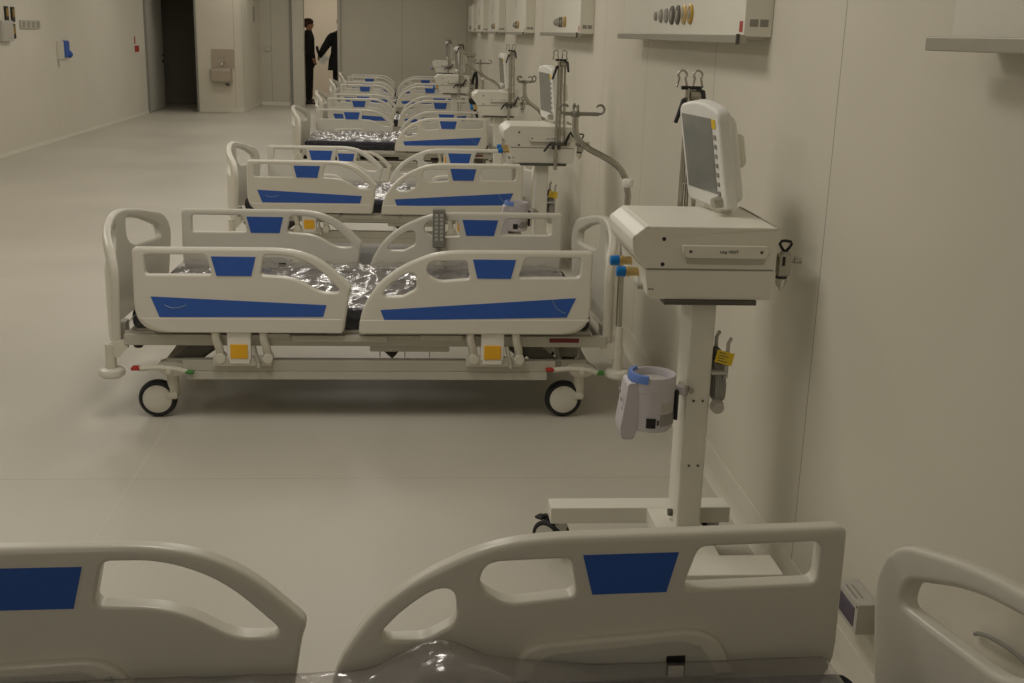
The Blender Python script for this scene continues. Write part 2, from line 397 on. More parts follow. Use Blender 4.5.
def rail_assembly(parent, kind, side):
    """side -1: outer face towards -y. Built straight in bed coordinates."""
    yo = side*VO; yc = side*(VO-RT/2); yi = side*(VO-RT)
    if kind == 'foot':
        out, holes, uc, uw = F_OUT, [F_W1, F_W2], -.4192, .1698
        stripe = [(-.739, .519), (-.066, .490), (-.080, .442), (-.709, .437)]
        band = fillet([(-.792, .433, .012), (-.004, .433, .012), (-.004, .376, .014), (-.71, .376, .05)])
        emb = [(-.688, .486), (-.664, .475), (-.632, .476), (-.606, .486)]
        lat = fillet([(-.60, .44), (-.60, .500, .03), (-.300, .512, .05), (-.245, .44)]); name = 'foot_side_rail'
        rel = -.411
    else:
        out, holes, uc, uw = H_OUT, [H_W1, H_W2, H_W3], .5904, .1704
        stripe = [(.144, .472), (.921, .527), (.886, .447), (.160, .429)]
        band = fillet([(.062, .431, .012), (.985, .438, .012), (.90, .378, .05), (.062, .376, .014)])
        emb = [(.826, .517), (.835, .497), (.852, .478), (.880, .464)]
        lat = fillet([(.385, .44), (.398, .512, .05), (.745, .534, .07), (.790, .44)]); name = 'head_side_rail'
        rel = .592
    mb = MB().add_mesh(plate_mesh(out, holes, RT, .0115, 4, .007), Matrix.Translation((0, yc, 0)))
    mb.add_mesh(plate_mesh(band, [], .016, .003), Matrix.Translation((0, yo-side*.0055, 0)))
    r = mb.build(name, M['rail'], parent, 30)
    zt, zb, sh = .6791, .6028, .7814
    tr = [(uc-uw/2, zt), (uc+uw/2, zt), (uc+uw/2*sh, zb), (uc-uw/2*sh, zb)]
    fr = [(uc-uw/2-.005, zt+.004), (uc+uw/2+.005, zt+.004), (uc+uw/2*sh+.004, zb-.004), (uc-uw/2*sh-.004, zb-.004)]
    MB().prism(fr, yc-RT/2-.0008, yc+RT/2+.0008).build('inlay_frame', M['rail'], r)
    MB().prism(tr, yc-RT/2-.0020, yc+RT/2+.0020).build('blue_inlay', M['blue'], r)
    MB().prism(stripe, yo-.0012, yo+.0012).build('blue_stripe', M['blue'], r)
    MB().tube([(p.x, yo+side*.0016, p.z) for p in bez([(a, 0, b) for a, b in emb], 5)], .0022, 6).build('emblem', M['emblem'], r)
    lb = MB().add_mesh(plate_mesh(lat, [], .024, .008), Matrix.Translation((0, yi-side*.003, 0)))
    lo = lb.build('latch_cover', M['rail'], r)
    xm = sum(p[0] for p in lat)/len(lat); zx = max(p[1] for p in lat)
    ins = [(xm+(a-xm)*.86, b-.017 if b > .47 else b) for a, b in lat]
    lp = MB().add_mesh(plate_mesh(ins, [], .004, .0015), Matrix.Translation((0, yi-side*.0155, 0)))
    for dx, dz in ((-.03, .0), (.145, .012)):
        lp.cyl((xm+dx, yi-side*.015, zx-.045+dz), (xm+dx, yi-side*.0195, zx-.045+dz), .006, seg=12)
    lp.build('latch_plate', M['pale_grey'], r)
    MB().box((xm+.087, yi-side*.0165-.004, zx-.085), (xm+.122, yi-side*.0165+.004, zx-.045), .002).build('latch_hole', M['black'], r)
    MB().box((xm+.091, yi-side*.020-.004, zx-.086), (xm+.119, yi-side*.020+.004, zx-.064), .002).build('latch_tongue', M['white'], r)
    # release unit with yellow button, and two swing arms under the rail
    rb = MB().box((rel-.047, yo-side*.028-.018, .262), (rel+.047, yo-side*.028+.018, .378), .006)
    rb.box((rel-.040, yo-side*.02-.012, .245), (rel+.040, yo-side*.02+.012, .268), .005)
    b = rb.build('release_unit', M['white_gloss'], parent)
    MB().box((rel-.034, yo-side*.008-.004, .268), (rel+.034, yo-side*.008+.004, .326), .003).build('release_button', M['yellow'], b)
    ar = MB()
    for dx in (-.087, .098):
        ar.tube(bez([(rel+dx-.004, yo-side*.022, .392), (rel+dx-.002, yo-side*.02, .345), (rel+dx+.008, yo-side*.026, .305), (rel+dx+.012, yo-side*.04, .262)], 5), .017, 8)
        ar.cyl((rel+dx+.012, yo-side*.06, .266), (rel+dx+.012, yo-side*.008, .266), .021, seg=18, bev=.004)
    ar.box((rel-.105, yo-side*.034-.012, .232), (rel+.125, yo-side*.034+.012, .272), .005)
    ar.build('swing_arm', M['frame_light'], parent)
    sp = MB().tube([(rel+.058, yo-side*.012, .322), (rel+.064, yo-side*.008, .29), (rel+.075, yo-side*.012, .25)], .008, 8).cyl((rel+.075, yo-side*.012, .25), (rel+.075, yo-side*.012, .232), .010, seg=10)
    sp.build('release_spring', M['chrome'], parent)
    return r

def board(name, parent, u, out, bulge):
    """shaped end board; bulges away from the mattress by `bulge` at the middle"""
    half = [(.455, .305, .02), (.490, .54, .06), (.497, .618, .04), (.458, .695, .05), (.27, .742, .07), (.07, .770, .06)]
    prof = [(-a, b, r) for a, b, r in half]+half[::-1]
    w1 = [(.414, .640, .022), (.27, .698, .07), (.09, .728, .022), (.085, .650, .06), (.16, .598, .06), (.33, .588, .06), (.425, .590, .02)]
    w2 = [(-a, b, r) for a, b, r in w1][::-1]
    me = plate_mesh(fillet(prof), [fillet(w1), fillet(w2)], .036, .013)
    b = bmesh.new(); b.from_mesh(me)
    for k in range(-9, 10):
        bmesh.ops.bisect_plane(b, geom=b.verts[:]+b.edges[:]+b.faces[:], plane_co=(k*.05, 0, 0), plane_no=(1, 0, 0))
    for v in b.verts:
        s, t, z = v.co
        off = bulge*max(0., 1-(abs(s)/.5)**2)**.9
        v.co = Vector((u+out*(t+off), s, z))
    bmesh.ops.recalc_face_normals(b, faces=b.faces[:]); b.to_mesh(me); b.free()
    o = link(name, me, M['rail'], parent, 60)
    return o

def castor(parent, u, v, face):
    """twin-cover hospital castor, wheel 150 mm; face = side of the visible cover"""
    e = MB().cyl((u+.062, v, .10), (u+.062, v, .205), .024, seg=18, bev=.006).box((u+.036, v-.032, .078), (u+.084, v+.032, .110), .010)
    e.cyl((u+.062, v, .20), (u+.062, v, .235), .034, seg=18, bev=.004)
    e.prism(fillet([(u+.0, .222, .02), (u+.035, .236, .02), (u+.105, .230, .02), (u+.135, .204, .01), (u+.090, .176, .02), (u+.035, .176, .02)]), v-.036, v+.036, 'Y', .004)
    c = e.build('castor', M['frame_light'], parent)
    MB().lathe([(.058, -.021), (.068, -.021), (.075, -.014), (.077, 0), (.075, .014), (.068, .021), (.058, .021), (.058, -.021)], (u, v, .077), (0, 1, 0), 36).build('tyre', M['rubber'], c)
    MB().lathe([(0, -.028), (.030, -.027), (.056, -.022), (.061, -.017), (.061, .017), (.056, .022), (.03, .027), (0, .028)], (u, v, .077), (0, 1, 0), 32).build('wheel_disc', M['rail'], c)
    b = MB().tube(bez([(u-.055, v+face*.060, .216), (u-.01, v+face*.062, .221), (u+.03, v+face*.064, .222), (u+.09, v+face*.064, .216), (u+.13, v+face*.060, .204)], 5), .011, 8).cyl((u+.062, v+face*.080, .212), (u+.062, v+face*.03, .212), .010, seg=12)
    b.build('brake_pedal', M['frame_light'], c)
    MB().box((u-.085, v+face*.058-.020, .212), (u-.050, v+face*.058+.020, .226), .006).build('red_pedal_tip', M['red'], c)
    MB().box((u+.125, v+face*.058-.020, .198), (u+.158, v+face*.058+.020, .211), .006).build('green_pedal_tip', M['green'], c)
    return c

def bumper(parent, u, v):
    p = MB().cyl((u, v, .215), (u, v, .315), .021, seg=18, bev=.004)
    du = .07 if u < 0 else -.07
    p.prism([(u-.012 if du > 0 else u+.012, .315), (u+du, .335), (u+du, .30), (u+.5*du, .262), (u, .262)], v-.012, v+.012)
    b = p.build('bumper_post', M['frame_light'], parent)
    MB().lathe([(0, 0), (.040, 0), (.050, .008), (.052, .018), (.048, .030), (.038, .036), (0, .036)], (u, v, .180), (0, 0, 1), 28).build('bumper_roller', M['rail'], b)

def make_bed():
    root = empty('hospital_bed')
    lf = MB()
    for s in (-1, 1):
        y = s*.445
        lf.box((-.64, y-.022, .205), (.855, y+.022, .252), .006)
        lf.prism([(y-.026, .172), (y+.026, .172), (y+.022, .206), (y-.022, .206)], -.62, .82, 'X', .004)
    for u in (-.66, .93): lf.box((u-.05, -.43, .208), (u+.06, .43, .248), .006)
    for s in (-1, 1): lf.box((.80, s*.40-.02, .208), (.96, s*.40+.02, .248), .006)
    lf.build('base_frame', M['frame'], root)
    la = MB()
    for s in (-1, 1):
        for a, b in (((-.60, .235), (-.46, .335)), ((.74, .235), (.62, .335)), ((.20, .24), (.10, .33))):
            la.cyl((a[0], s*.33, a[1]), (b[0], s*.33, b[1]), .022, seg=12)
    la.box((-.50, -.06, .24), (.55, .06, .30), .01).cyl((-.5, 0, .29), (.0, 0, .31), .03, seg=14)
    la.box((-.05, .10, .25), (.32, .26, .318), .01)
    for q in (-1, 1):
        for a0, a1 in ((-.68, -.585), (.86, .775)):
            la.prism([(a0, .250), (a1, .314), (a1+(.09 if a0 < 0 else -.09), .314), (a0+(.11 if a0 < 0 else -.11), .250)], q*.41-.012, q*.41+.012)
    la.build('lifting_arms', M['dark_metal'], root)
    sf = MB()
    for s in (-1, 1):
        y = s*.455
        sf.box((-.86, y-.016, .312), (1.06, y+.016, .358), .005)
        sf.box((-.86, s*.44-.012, .33), (-.70, s*.44+.012, .366), .004)
        sf.box((-.205, s*.478-.010, .334), (.17, s*.478+.010, .360), .003)
        sf.box((.30, s*.478-.010, .340), (.47, s*.478+.010, .364), .003)
        sf.box((-.33, s*.474-.010, .346), (-.215, s*.474+.010, .366), .003)
    sf.box((-.86, -.455, .312), (-.83, .455, .35), .005).box((1.03, -.455, .312), (1.06, .455, .35), .005)
    sf.build('side_frame', M['frame'], root)
    pl = MB()
    for a, b in ((-.82, -.22), (-.20, .17), (.19, .42), (.44, 1.0)):
        pl.box((a, -.43, .345), (b, .43, .369), .008)
    pl.build('mattress_platform', M['frame_light'], root)
    rt = MB().box((.10, -.452, .285), (.42, -.43, .312), .004)
    for u in (.14, .24, .34): rt.box((u-.003, -.455, .262), (u+.003, -.449, .290))
    rt.build('accessory_rail', M['frame'], root)
    board('footboard', root, -.866, -1, .115)
    board('headboard', root, 1.045, 1, .075)
    for x0, x1, z1 in ((1.045, 1.075, .39), (-.895, -.865, .39)):
        for y in (-.37, .37): MB().box((x0, y-.03, .31), (x1, y+.03, z1), .006).build('board_bracket', M['frame'], root)
    for side in (-1, 1):
        rail_assembly(root, 'foot', side); rail_assembly(root, 'head', side)
        for u in (-.752, .898): castor(root, u, side*.412, side)
        bumper(root, -.917, side*.455); bumper(root, 1.112, side*.455)
    MB().box((.825, -.4735, .333), (.945, -.4705, .350)).build('red_warning_strip', M['dark_red'], root)
    MB().tube(bez([(.86, -.40, .32), (.875, -.41, .25), (.915, -.42, .222), (.95, -.42, .26), (.955, -.41, .32)], 6), .008, 8).build('mains_lead', M['grey'], root)
    kb = MB().cyl((-.845, -.30, .312), (-.845, -.30, .285), .010, seg=10).lathe([(0, 0), (.016, 0), (.022, .01), (.02, .02), (.01, .03), (0, .03)], (-.845, -.30, .258), seg=16)
    kb.build('levelling_knob', M['black'], root)
    return root

# mattress with a clear film pulled over it (separate thing lying on the platform)
MT = .468
def film_mesh(seed, billow=None, amp=1., mat='film'):
    nu, nv = 190, 104
    u0, u1, hv = -.852, 1.012, .448
    b = bmesh.new(); grid = []
    def crease(x, y, sc, ax, ay):
        return abs(noise.noise(Vector((x*sc*ax+seed*3.1, y*sc*ay+seed*1.7, seed))))
    for i in range(nu+1):
        row = []
        fu = i/nu
        for j in range(nv+1):
            s = -1+2*j/nv                      # -1..1 ; the outer part folds down the sides
            t = s*1.27
            over = max(0, abs(t)-1.0)
            y = max(-1, min(1, t))*hv
            z = MT+.003-over*hv*1.0
            # folds at the two ends
            x = u0+(u1-u0)*fu
            if fu < .03: z -= (1-fu/.03)*.09
            if fu > .97: z -= (1-(1-fu)/.03)*.09
            rg = max(0, .30-crease(x, y, 6.5, 1.2, .8))*.05+max(0, .28-crease(x+5, y+3, 12, .6, 1.3))*.020
            w = (rg+crease(x, y, 3.2, 1.0, 1.6)*.010+crease(x, y, 8.5, 1.4, .7)*.011+crease(x, y, 20, .6, 1.3)*.003+max(0, noise.noise(Vector((x*5, y*5+9, seed+4))))*.012)*(.42 if billow else amp)
            if over > 0:
                y += math.copysign(.004+w*.45, t)
                w *= .2
                z = max(z, .378)
            else:
                z += w*(1-.3*abs(t))
            if billow:
                for (bx, by, sx, sy, hh) in billow:
                    k = math.exp(-((x-bx)/sx)**2-((y-by)/sy)**2)
                    z += hh*k*(.8+.5*abs(noise.noise(Vector((x*4, y*5, 3)))))
                    if over > 0: z = max(z, .378)
            row.append(b.verts.new((x, y, z)))
        grid.append(row)
    for i in range(nu):
        for j in range(nv): b.faces.new((grid[i][j], grid[i+1][j], grid[i+1][j+1], grid[i][j+1]))
    me = bpy.data.meshes.new('film'); b.to_mesh(me); b.free()
    me.materials.append(M[mat])
    for p in me.polygons: p.use_smooth = True
    return me
def make_mattress(me_film):
    root = MB().box((-.838, -.432, .369), (.998, .432, MT-.004), .035, 4).build('mattress', M['navy'])
    f = link('plastic_film', me_film, M['film'], root, 70); f.modifiers.clear()
    return root

bed0 = make_bed()
film_a, film_b, film_0 = film_mesh(1), film_mesh(2), film_mesh(5, [(.25, .41, .085, .12, .060), (.36, .36, .13, .12, .030)], 1., 'film_smooth')
film_c = film_mesh(8, None, 1.9, 'film_sheen')
mat_a = make_mattress(film_a)
BEDS = [(-.2002, 1.3205, .0256), (-.2877, 4.8987, .0045), (-.2858, 7.961, -.0106), (-.284, 12.02, -.004), (-.306, 15.03, -.004), (-.400, 18.72, 0), (-.455, 21.75, 0)]
BL = ['white hospital bed in the foreground, cropped by the bottom of the photo',
      'complete white hospital bed second from the camera, with a grey hand control on its rail',
      'white hospital bed third from the camera, right behind the bed with the hand control',
      'white hospital bed fourth from the camera, near foot rail lowered and dark mattress showing',
      'white hospital bed fifth from the camera, behind the one with the lowered rail',
      'white hospital bed second from the far end of the row',
      'farthest white hospital bed, beside the doorway with the two people']
ML = ['dark mattress under billowing clear film on the foreground bed', 'dark mattress in shiny clear film on the second bed, glinting through the rail windows',
      'dark mattress in clear film on the third bed from the camera', 'dark mattress in crumpled clear film, its side exposed by the lowered rail',
      'dark mattress in clear film on the fifth bed from the camera', 'dark mattress in clear film on the second last bed of the row', 'dark mattress in clear film on the farthest bed']
beds = []
for i, (x, y, t) in enumerate(BEDS):
    o = bed0 if i == 0 else copy_tree(bed0)
    beds.append(o)
for i, (x, y, t) in enumerate(BEDS):
    o = beds[i]; o.location = (x, y, 0); o.rotation_euler = (0, 0, t)
    tag(o, BL[i], 'hospital bed', 'hospital beds in a row along the right wall')
    m = mat_a if i == 0 else copy_tree(mat_a)
    m.location = (x, y, 0); m.rotation_euler = (0, 0, t)
    if i == 0: m.scale = (1, 1, .976)
    m.children[0].data = film_0 if i == 0 else film_c if i == 3 else (film_a if i % 2 else film_b)
    tag(m, ML[i], 'mattress', 'film wrapped mattresses on the beds')
def rails(o, nm): return [c for c in o.children if c.name.split('.')[0] == nm]
for c in beds[0].children:
    if c.name.startswith('headboard'): c.location = (.022, 0, -.012)
def around(p, u, z, ang):
    return Matrix.Translation((u, 0, z)) @ Matrix.Rotation(ang, 4, 'Y') @ Matrix.Translation((-u, 0, -z))
for r in rails(beds[0], 'head_side_rail'):                 # backrest slightly raised
    r.matrix_basis = Matrix.Translation((0, 0, -.0125)) @ around(r, .59, .64, -.012)
for r in rails(beds[0], 'foot_side_rail'): r.location = (-.005, 0, -.016)
low = rails(beds[3], 'foot_side_rail')
low = min(low, key=lambda r: sum(v.co.y for v in r.data.vertices)/len(r.data.vertices))
low.location = (0, -.035, -.335)

# hand control hooked on the far head rail of the second bed
hx, hy = .1035, 5.3335
hc = empty('hand_control', (hx, hy, .55))
tag(hc, 'grey hand control hooked over the far head rail of the second bed', 'remote control')
MB().box((-.030, -.017, .0), (.030, .015, .185), .008, 3).build('housing', M['mid_grey'], hc)
kk = MB()
for r in range(7):
    for c in (-.012, .012): kk.box((c-.007, -.0195, .035+r*.019), (c+.007, -.0165, .048+r*.019), .0015)
kk.build('key_pad', M['pale_grey'], hc)
MB().box((-.028, .015, .10), (.028, .030, .182), .004).box((-.028, .014, .166), (.028, .078, .182), .004).box((-.028, .064, .13), (.028, .078, .18), .004).build('hook', M['mid_grey'], hc)
MB().cyl((0, 0, .0), (0, 0, -.03), .010, .006, 12).tube(bez([(0, 0, -.02), (.004, .0, -.045), (.02, -.012, -.06), (.06, -.03, -.05)], 5), .005, 8).build('lead', M['grey'], hc)

# ------------------------------------------------------------------ infusion poles in the head corners
def make_pole():
    root = empty('infusion_pole')
    rel = [(.0, .30), (-.004, .62), (.006, .90), (.003, .955), (-.012, 1.01), (-.05, 1.056), (-.11, 1.09), (-.155, 1.112), (-.195, 1.142), (-.213, 1.18), (-.216, 1.245)]
    MB().tube(bez([(a, 0, z) for a, z in rel], 6), .0125, 12).build('bent_tube', M['dark_steel_tube'], root)
    MB().lathe([(0, 0), (.020, 0), (.024, .012), (.024, .028), (.018, .034), (0, .034)], (.002, 0, .968), seg=18).cyl((.002, -.02, .985), (.002, -.045, .985), .008, seg=10).build('collar', M['white_gloss'], root)
    MB().cyl((0, 0, .312), (0, 0, .40), .017, seg=16, bev=.003).build('socket_sleeve', M['frame_light'], root)
    h = MB().box((-.262, -.012, 1.240), (-.125, .012, 1.254), .003).box((-.228, -.05, 1.240), (-.204, .05, 1.254), .003)
    h.lathe([(0, 0), (.018, 0), (.018, .02), (0, .02)], (-.216, 0, 1.236), seg=14)
    h.build('cross_bar', M['dull_bar'], root)
    for dx, dy in ((-1, 0), (1, 0), (0, -1), (0, 1)):
        c = Vector((-.216, 0, 1.248)); d = Vector((dx, dy, 0)); L = .045
        if dx == 1: L = .095
        pts = [c+d*L*.7, c+d*L]
        for k in range(1, 9):
            a = -PI/2+k*PI*1.35/8
            pts.append(c+d*(L+.017*math.cos(a))+Vector((0, 0, .017+.017*math.sin(a))))
        MB().tube(pts, .0048, 8).build('hook', M['dull_bar'], root)
    return root
pole0 = make_pole()
PL = ['bent chrome infusion pole rising from the second bed beside the ventilator, four hooks on top', 'bent chrome infusion pole behind the second ventilator, on the third bed', 'bent chrome infusion pole on the fourth bed, above the third ventilator', 'bent chrome infusion pole on the fifth bed, farthest of the poles']
for k, i in enumerate((1, 2, 3, 4)):
    o = pole0 if k == 0 else copy_tree(pole0)
    x, y, t = BEDS[i]; o.location = (x+1.112, y-.455, 0); o.rotation_euler = (0, 0, math.radians((0, 45, 0, 20)[k]))
    tag(o, PL[k], 'infusion pole', 'infusion poles on the beds')

# ------------------------------------------------------------------ ventilator, trolley, humidifier, support arm
def make_trolley():
    root = empty('ventilator_trolley', (.765, 2.97, 0))
    T = Matrix.Translation((-.765, -2.97, 0))
    b = MB()
    b.box((.406, 3.14, .118), (.955, 3.217, .170), .004, mat=T)
    b.box((.525, 2.695, .112), (.980, 2.815, .170), .004, mat=T)
    b.box((.697, 2.80, .122), (.838, 3.15, .168), .003, mat=T)
    b.build('base', M['white'], root)
    for x, y in ((.445, 3.178), (.915, 3.178), (.62, 2.765), (.925, 2.765)):
        c = MB().cyl((x, y, .09), (x, y, .12), .018, seg=14, mat=T).box((x-.022, y-.016, .060), (x+.014, y+.014, .106), .010, mat=T).build('castor', M['pale_grey'], root)
        K = T @ Matrix.Translation((x, y, 0)) @ Matrix.Rotation(math.radians(-42), 4, 'Z')
        for q in (-1, 1):
            MB().lathe([(.038, -.008), (.049, -.008), (.054, -.004), (.054, .004), (.049, .008), (.038, .008), (.038, -.008)], (-.036, q*.021, .054), (0, 1, 0), 28, mat=K).build('tyre', M['rubber'], c)
            MB().lathe([(0, -.011), (.030, -.010), (.040, -.008), (.040, .008), (.030, .010), (0, .011)], (-.036, q*.021, .054), (0, 1, 0), 24, mat=K).build('wheel_disc', M['pale_grey'], c)
        MB().tube(bez([(-.005, 0, .106), (-.03, 0, .116), (-.060, 0, .112), (-.085, 0, .098)], 4), .007, 8, mat=K).box((-.092, -.016, .098), (-.062, .016, .108), .005, mat=K).build('brake_lever', M['black'], c)
    cl = MB().box((.756, 3.0, .165), (.826, 3.125, .856), .006, 3, mat=T)
    cl.build('column', M['white'], root)
    sc = MB()
    for z in (.36, .555):
        for x in (.78, .806): sc.cyl((x, 3.002, z), (x, 2.997, z), .0035, seg=8, mat=T)
    sc.cyl((.758, 3.06, .19), (.743, 3.06, .19), .011, seg=12, mat=T)
    sc.build('screw', M['dark_metal'], root)
    MB().box((.742, 2.992, .572), (.762, 3.04, .602), .003, mat=T).build('device_clamp', M['alu'], root)
    MB().cyl((.768, 3.003, .588), (.768, 2.985, .588), .008, seg=12, mat=T).build('clamp_screw', M['alu'], root)
    hk = MB().box((.824, 2.99, .634), (.868, 3.05, .644), .002, mat=T)
    hk.tube([(.842, 3.035, .640), (.842, 3.035, .734), (.848, 3.03, .750)], .0055, 8, mat=T).tube([(.866, 2.997, .624), (.866, 2.997, .724), (.872, 2.992, .740)], .0055, 8, mat=T)
    hk.build('cable_hook', M['pale_grey'], root)
    return root
def make_cable():
    root = empty('power_cable', (.845, 3.015, .545))
    T = Matrix.Translation((-.845, -3.015, -.53))
    b = MB()
    for k in range(5):
        x = .838+k*.0055
        b.tube(bez([(x, 3.03-k*.004, .675), (x+.004, 3.02, .64), (x+.006, 3.0, .58), (x+.002, 3.0, .545), (x-.006, 3.025, .56), (x-.006, 3.04, .62), (x, 3.03, .67)], 5), .0045, 8, mat=T)
    b.build('coil', M['grey'], root)
    MB().tube(bez([(.84, 3.03, .66), (.835, 3.02, .685), (.845, 3.01, .675), (.85, 3.02, .65)], 5), .011, 8, mat=T).build('strap', M['dark_metal'], root)
    MB().cyl((.846, 3.0, .528), (.846, 2.975, .524), .021, .017, 18, .004, mat=T).cyl((.846, 3.02, .545), (.846, 2.99, .530), .010, seg=10, mat=T).build('plug', M['pale_grey'], root)
    q = Matrix.Translation((.862, 2.988, .668)) @ Matrix.Rotation(math.radians(12), 4, 'Y') @ Matrix.Rotation(math.radians(-14), 4, 'Z')
    MB().box((-.030, -.0008, -.018), (.018, .0008, .018), mat=T @ q).build('tag', M['yellow_tag'], root)
    ln = MB()
    for k in range(4): ln.box((-.024, -.0014, -.012+k*.0075), (.004-(k % 2)*.008, -.0008, -.0098+k*.0075), mat=T @ q)
    ln.build('tag_print', M['dark_metal'], root)
    return root

def make_ventilator():
    O = Vector((.775, 3.12, .862))
    root = empty('ventilator', O); T = Matrix.Translation(-O)
    y0, y1 = 2.935, 3.31
    up = fillet([(.962, 1.060, .006), (.604, 1.060, .006), (.566, 1.030, .008), (.570, .985, .02), (.606, .945), (.962, .945)])
    MB().prism(up, y0, y1, 'Y', .006, mat=T).build('upper_housing', M['white'], root)
    lo = [(.962, .942), (.606, .942), (.616, .872), (.626, .862), (.952, .862)]
    MB().prism(lo, y0+.001, y1-.001, 'Y', .003, mat=T).build('lower_housing', M['white'], root)
    MB().prism([(.952, .948), (.612, .948), (.612, .938), (.952, .938)], y0+.003, y1-.004, 'Y', mat=T).build('housing_joint', M['grey'], root)
    MB().box((.662, 2.93, .848), (.915, 3.28, .8615), .002, mat=T).build('base_tray', M['dark_metal'], root)
    # raised handle plate with the lettering, on the side towards the camera
    hp = MB().prism(fillet([(.701, 1.012, .008), (.936, 1.012, .008), (.936, .992, .006), (.930, .978, .006), (.712, .978, .006), (.701, .992, .006)]), y0-.016, y0+.001, 'Y', .003, mat=T)
    p = hp.build('handle_plate', M['white'], root)
    MB().prism([(.712, .978), (.930, .978), (.926, .960), (.718, .960)], y0-.006, y0+.001, 'Y', .002, mat=T).build('recess_shade', M['frame'], p)  # greyer strip: shade of the recess below the plate put into its colour
    for x in (.722, .914): MB().cyl((x, y0-.0165, .996), (x, y0-.0145, .996), .0045, seg=12, mat=T).build('screw', M['dark_metal'], p)
    MB().box((.795, y0-.0166, .986), (.858, y0-.0156, 1.006), mat=T).build('name_plate', M['white_gloss'], p)
    MB().add_mesh(text_mesh('Ling VENT', .0115), T @ Matrix.Translation((.826, y0-.0172, .996)) @ Matrix.Rotation(PI/2, 4, 'X')).build('lettering', M['black'], p)
    for z in (1.026, .958): MB().cyl((.652, y0-.001, z), (.652, y0+.003, z), .0055, seg=12, mat=T).build('housing_screw', M['black'], root)
    MB().box((.618, y0-.0008, .8885), (.623, y0+.001, .8915), mat=T).box((.626, y0-.0008, .8885), (.631, y0+.001, .8915), mat=T).build('vent_slot', M['dark_metal'], root)
    # two connectors with blue caps on the operator side
    for (y, z) in ((3.15, .925), (3.045, .915)):
        c = MB().cyl((.615, y, z), (.570, y, z), .012, seg=16, bev=.002, mat=T).cyl((.585, y, z), (.578, y, z), .0145, seg=16, mat=T).build('gas_connector', M['brass'], root)
        MB().cyl((.574, y, z), (.548, y, z), .0155, .014, 18, .003, mat=T).build('blue_cap', M['blue_cap'], c)
    MB().cyl((.60, 3.0, .885), (.622, 3.0, .885), .010, seg=12, mat=T).build('port', M['alu'], root)
    # water trap / filter regulator on the wall side
    wx, wy = .992, 2.965
    f = MB().box((wx-.018, wy-.016, .926), (wx+.017, wy+.016, .986), .005, mat=T).cyl((.955, wy+.012, .965), (wx, wy+.012, .965), .010, seg=12, mat=T)
    f.cyl((wx+.015, wy, .968), (wx+.046, wy, .969), .008, seg=12, mat=T).cyl((wx+.026, wy, .969), (wx+.048, wy, .969), .0105, seg=12, bev=.002, mat=T)
    f.cyl((wx, wy, .985), (wx, wy, .992), .014, seg=12, mat=T)
    f = f.build('filter_regulator', M['alu'], root)
    MB().lathe([(.015, 0), (.015, -.02), (.013, -.03), (.006, -.036), (.004, -.044), (0, -.045)], (wx-.004, wy, .928), seg=16, mat=T).build('filter_bowl', M['bowl'], f)
    MB().lathe([(.0155, 0), (.0160, .003), (.0155, .006)], (wx-.004, wy, .918), seg=16, mat=T).build('bowl_ring', M['black'], f)
    MB().box((wx-.010, wy-.0175, .955), (wx-.002, wy-.0155, .980), mat=T).build('gauge_slot', M['black'], f)
    MB().tube([Vector((wx, wy, 1.008))+Vector(v) for v in ((0, 0, -.018), (-.009, 0, -.008), (-.016, 0, .004), (-.011, 0, .012), (0, 0, .013), (.013, 0, .011), (.017, 0, .004), (.010, 0, -.007), (.001, 0, -.018))], .0042, 8, mat=T).build('hanger_loop', M['black'], f)
    # monitor standing on the housing, facing the operator on the left, tipped forward
    BR = Vector((.862, 3.105, 1.074)); BLc = Vector((.806, 3.345, 1.078)); TR = Vector((.808, 3.095, 1.362))
    w = (BLc-BR); wl = w.length; w.normalize(); h = (TR-BR); hl = h.length; h = (h-w*h.dot(w)).normalized(); n = h.cross(w)   # n -> out of the back or front
    if n.x > 0: n = -n
    B = Matrix((( -w.x, -n.x, h.x, (BR.x+BLc.x)/2), (-w.y, -n.y, h.y, (BR.y+BLc.y)/2), (-w.z, -n.z, h.z, (BR.z+BLc.z)/2), (0, 0, 0, 1)))   # local x: left->right of the screen, y: into the back, z: up
    TM = T @ B
    a = wl/2
    out = fillet([(-a, .0, .025), (-a, hl-.012, .03), (0, hl+.012, .10), (a, hl-.012, .03), (a, 0, .025)])
    me = plate_mesh(out, [], .040, .010)
    m = MB().add_mesh(me, TM @ Matrix.Translation((0, .020, 0)))
    bk = fillet([(-a+.01, .012, .03), (-a+.012, hl-.03, .05), (a-.012, hl-.03, .05), (a-.01, .012, .03)])
    m.add_mesh(plate_mesh(bk, [], .040, .014), TM @ Matrix.Translation((0, .045, 0)))
    m = m.build('monitor', M['monitor'], root, 50)
    MB().box((-a+.020, -.0015, .045), (a-.045, .003, hl-.035), mat=TM).build('screen', M['screen'], m)
    MB().box((a-.043, -.0018, hl-.062), (a-.022, .003, hl-.037), mat=TM).build('alarm_key', M['yellow_tag'], m)
    for k in range(7): MB().box((a-.038, -.003, hl-.092-k*.0265), (a-.026, .003, hl-.080-k*.0265), .001, mat=TM).build('soft_key', M['grey'], m)
    MB().cyl((a-.030, .002, .026), (a-.030, -.026, .026), .017, .015, 20, .003, mat=TM).build('rotary_knob', M['alu'], m)
    MB().box((-.065, .060, hl*.33), (.065, .112, hl*.33+.10), .02, 4, mat=TM).build('rear_bracket', M['white'], m)
    MB().box((-.05, .02, -.030), (.05, .055, .012), .004, mat=TM).build('monitor_foot', M['white'], m)
    return root

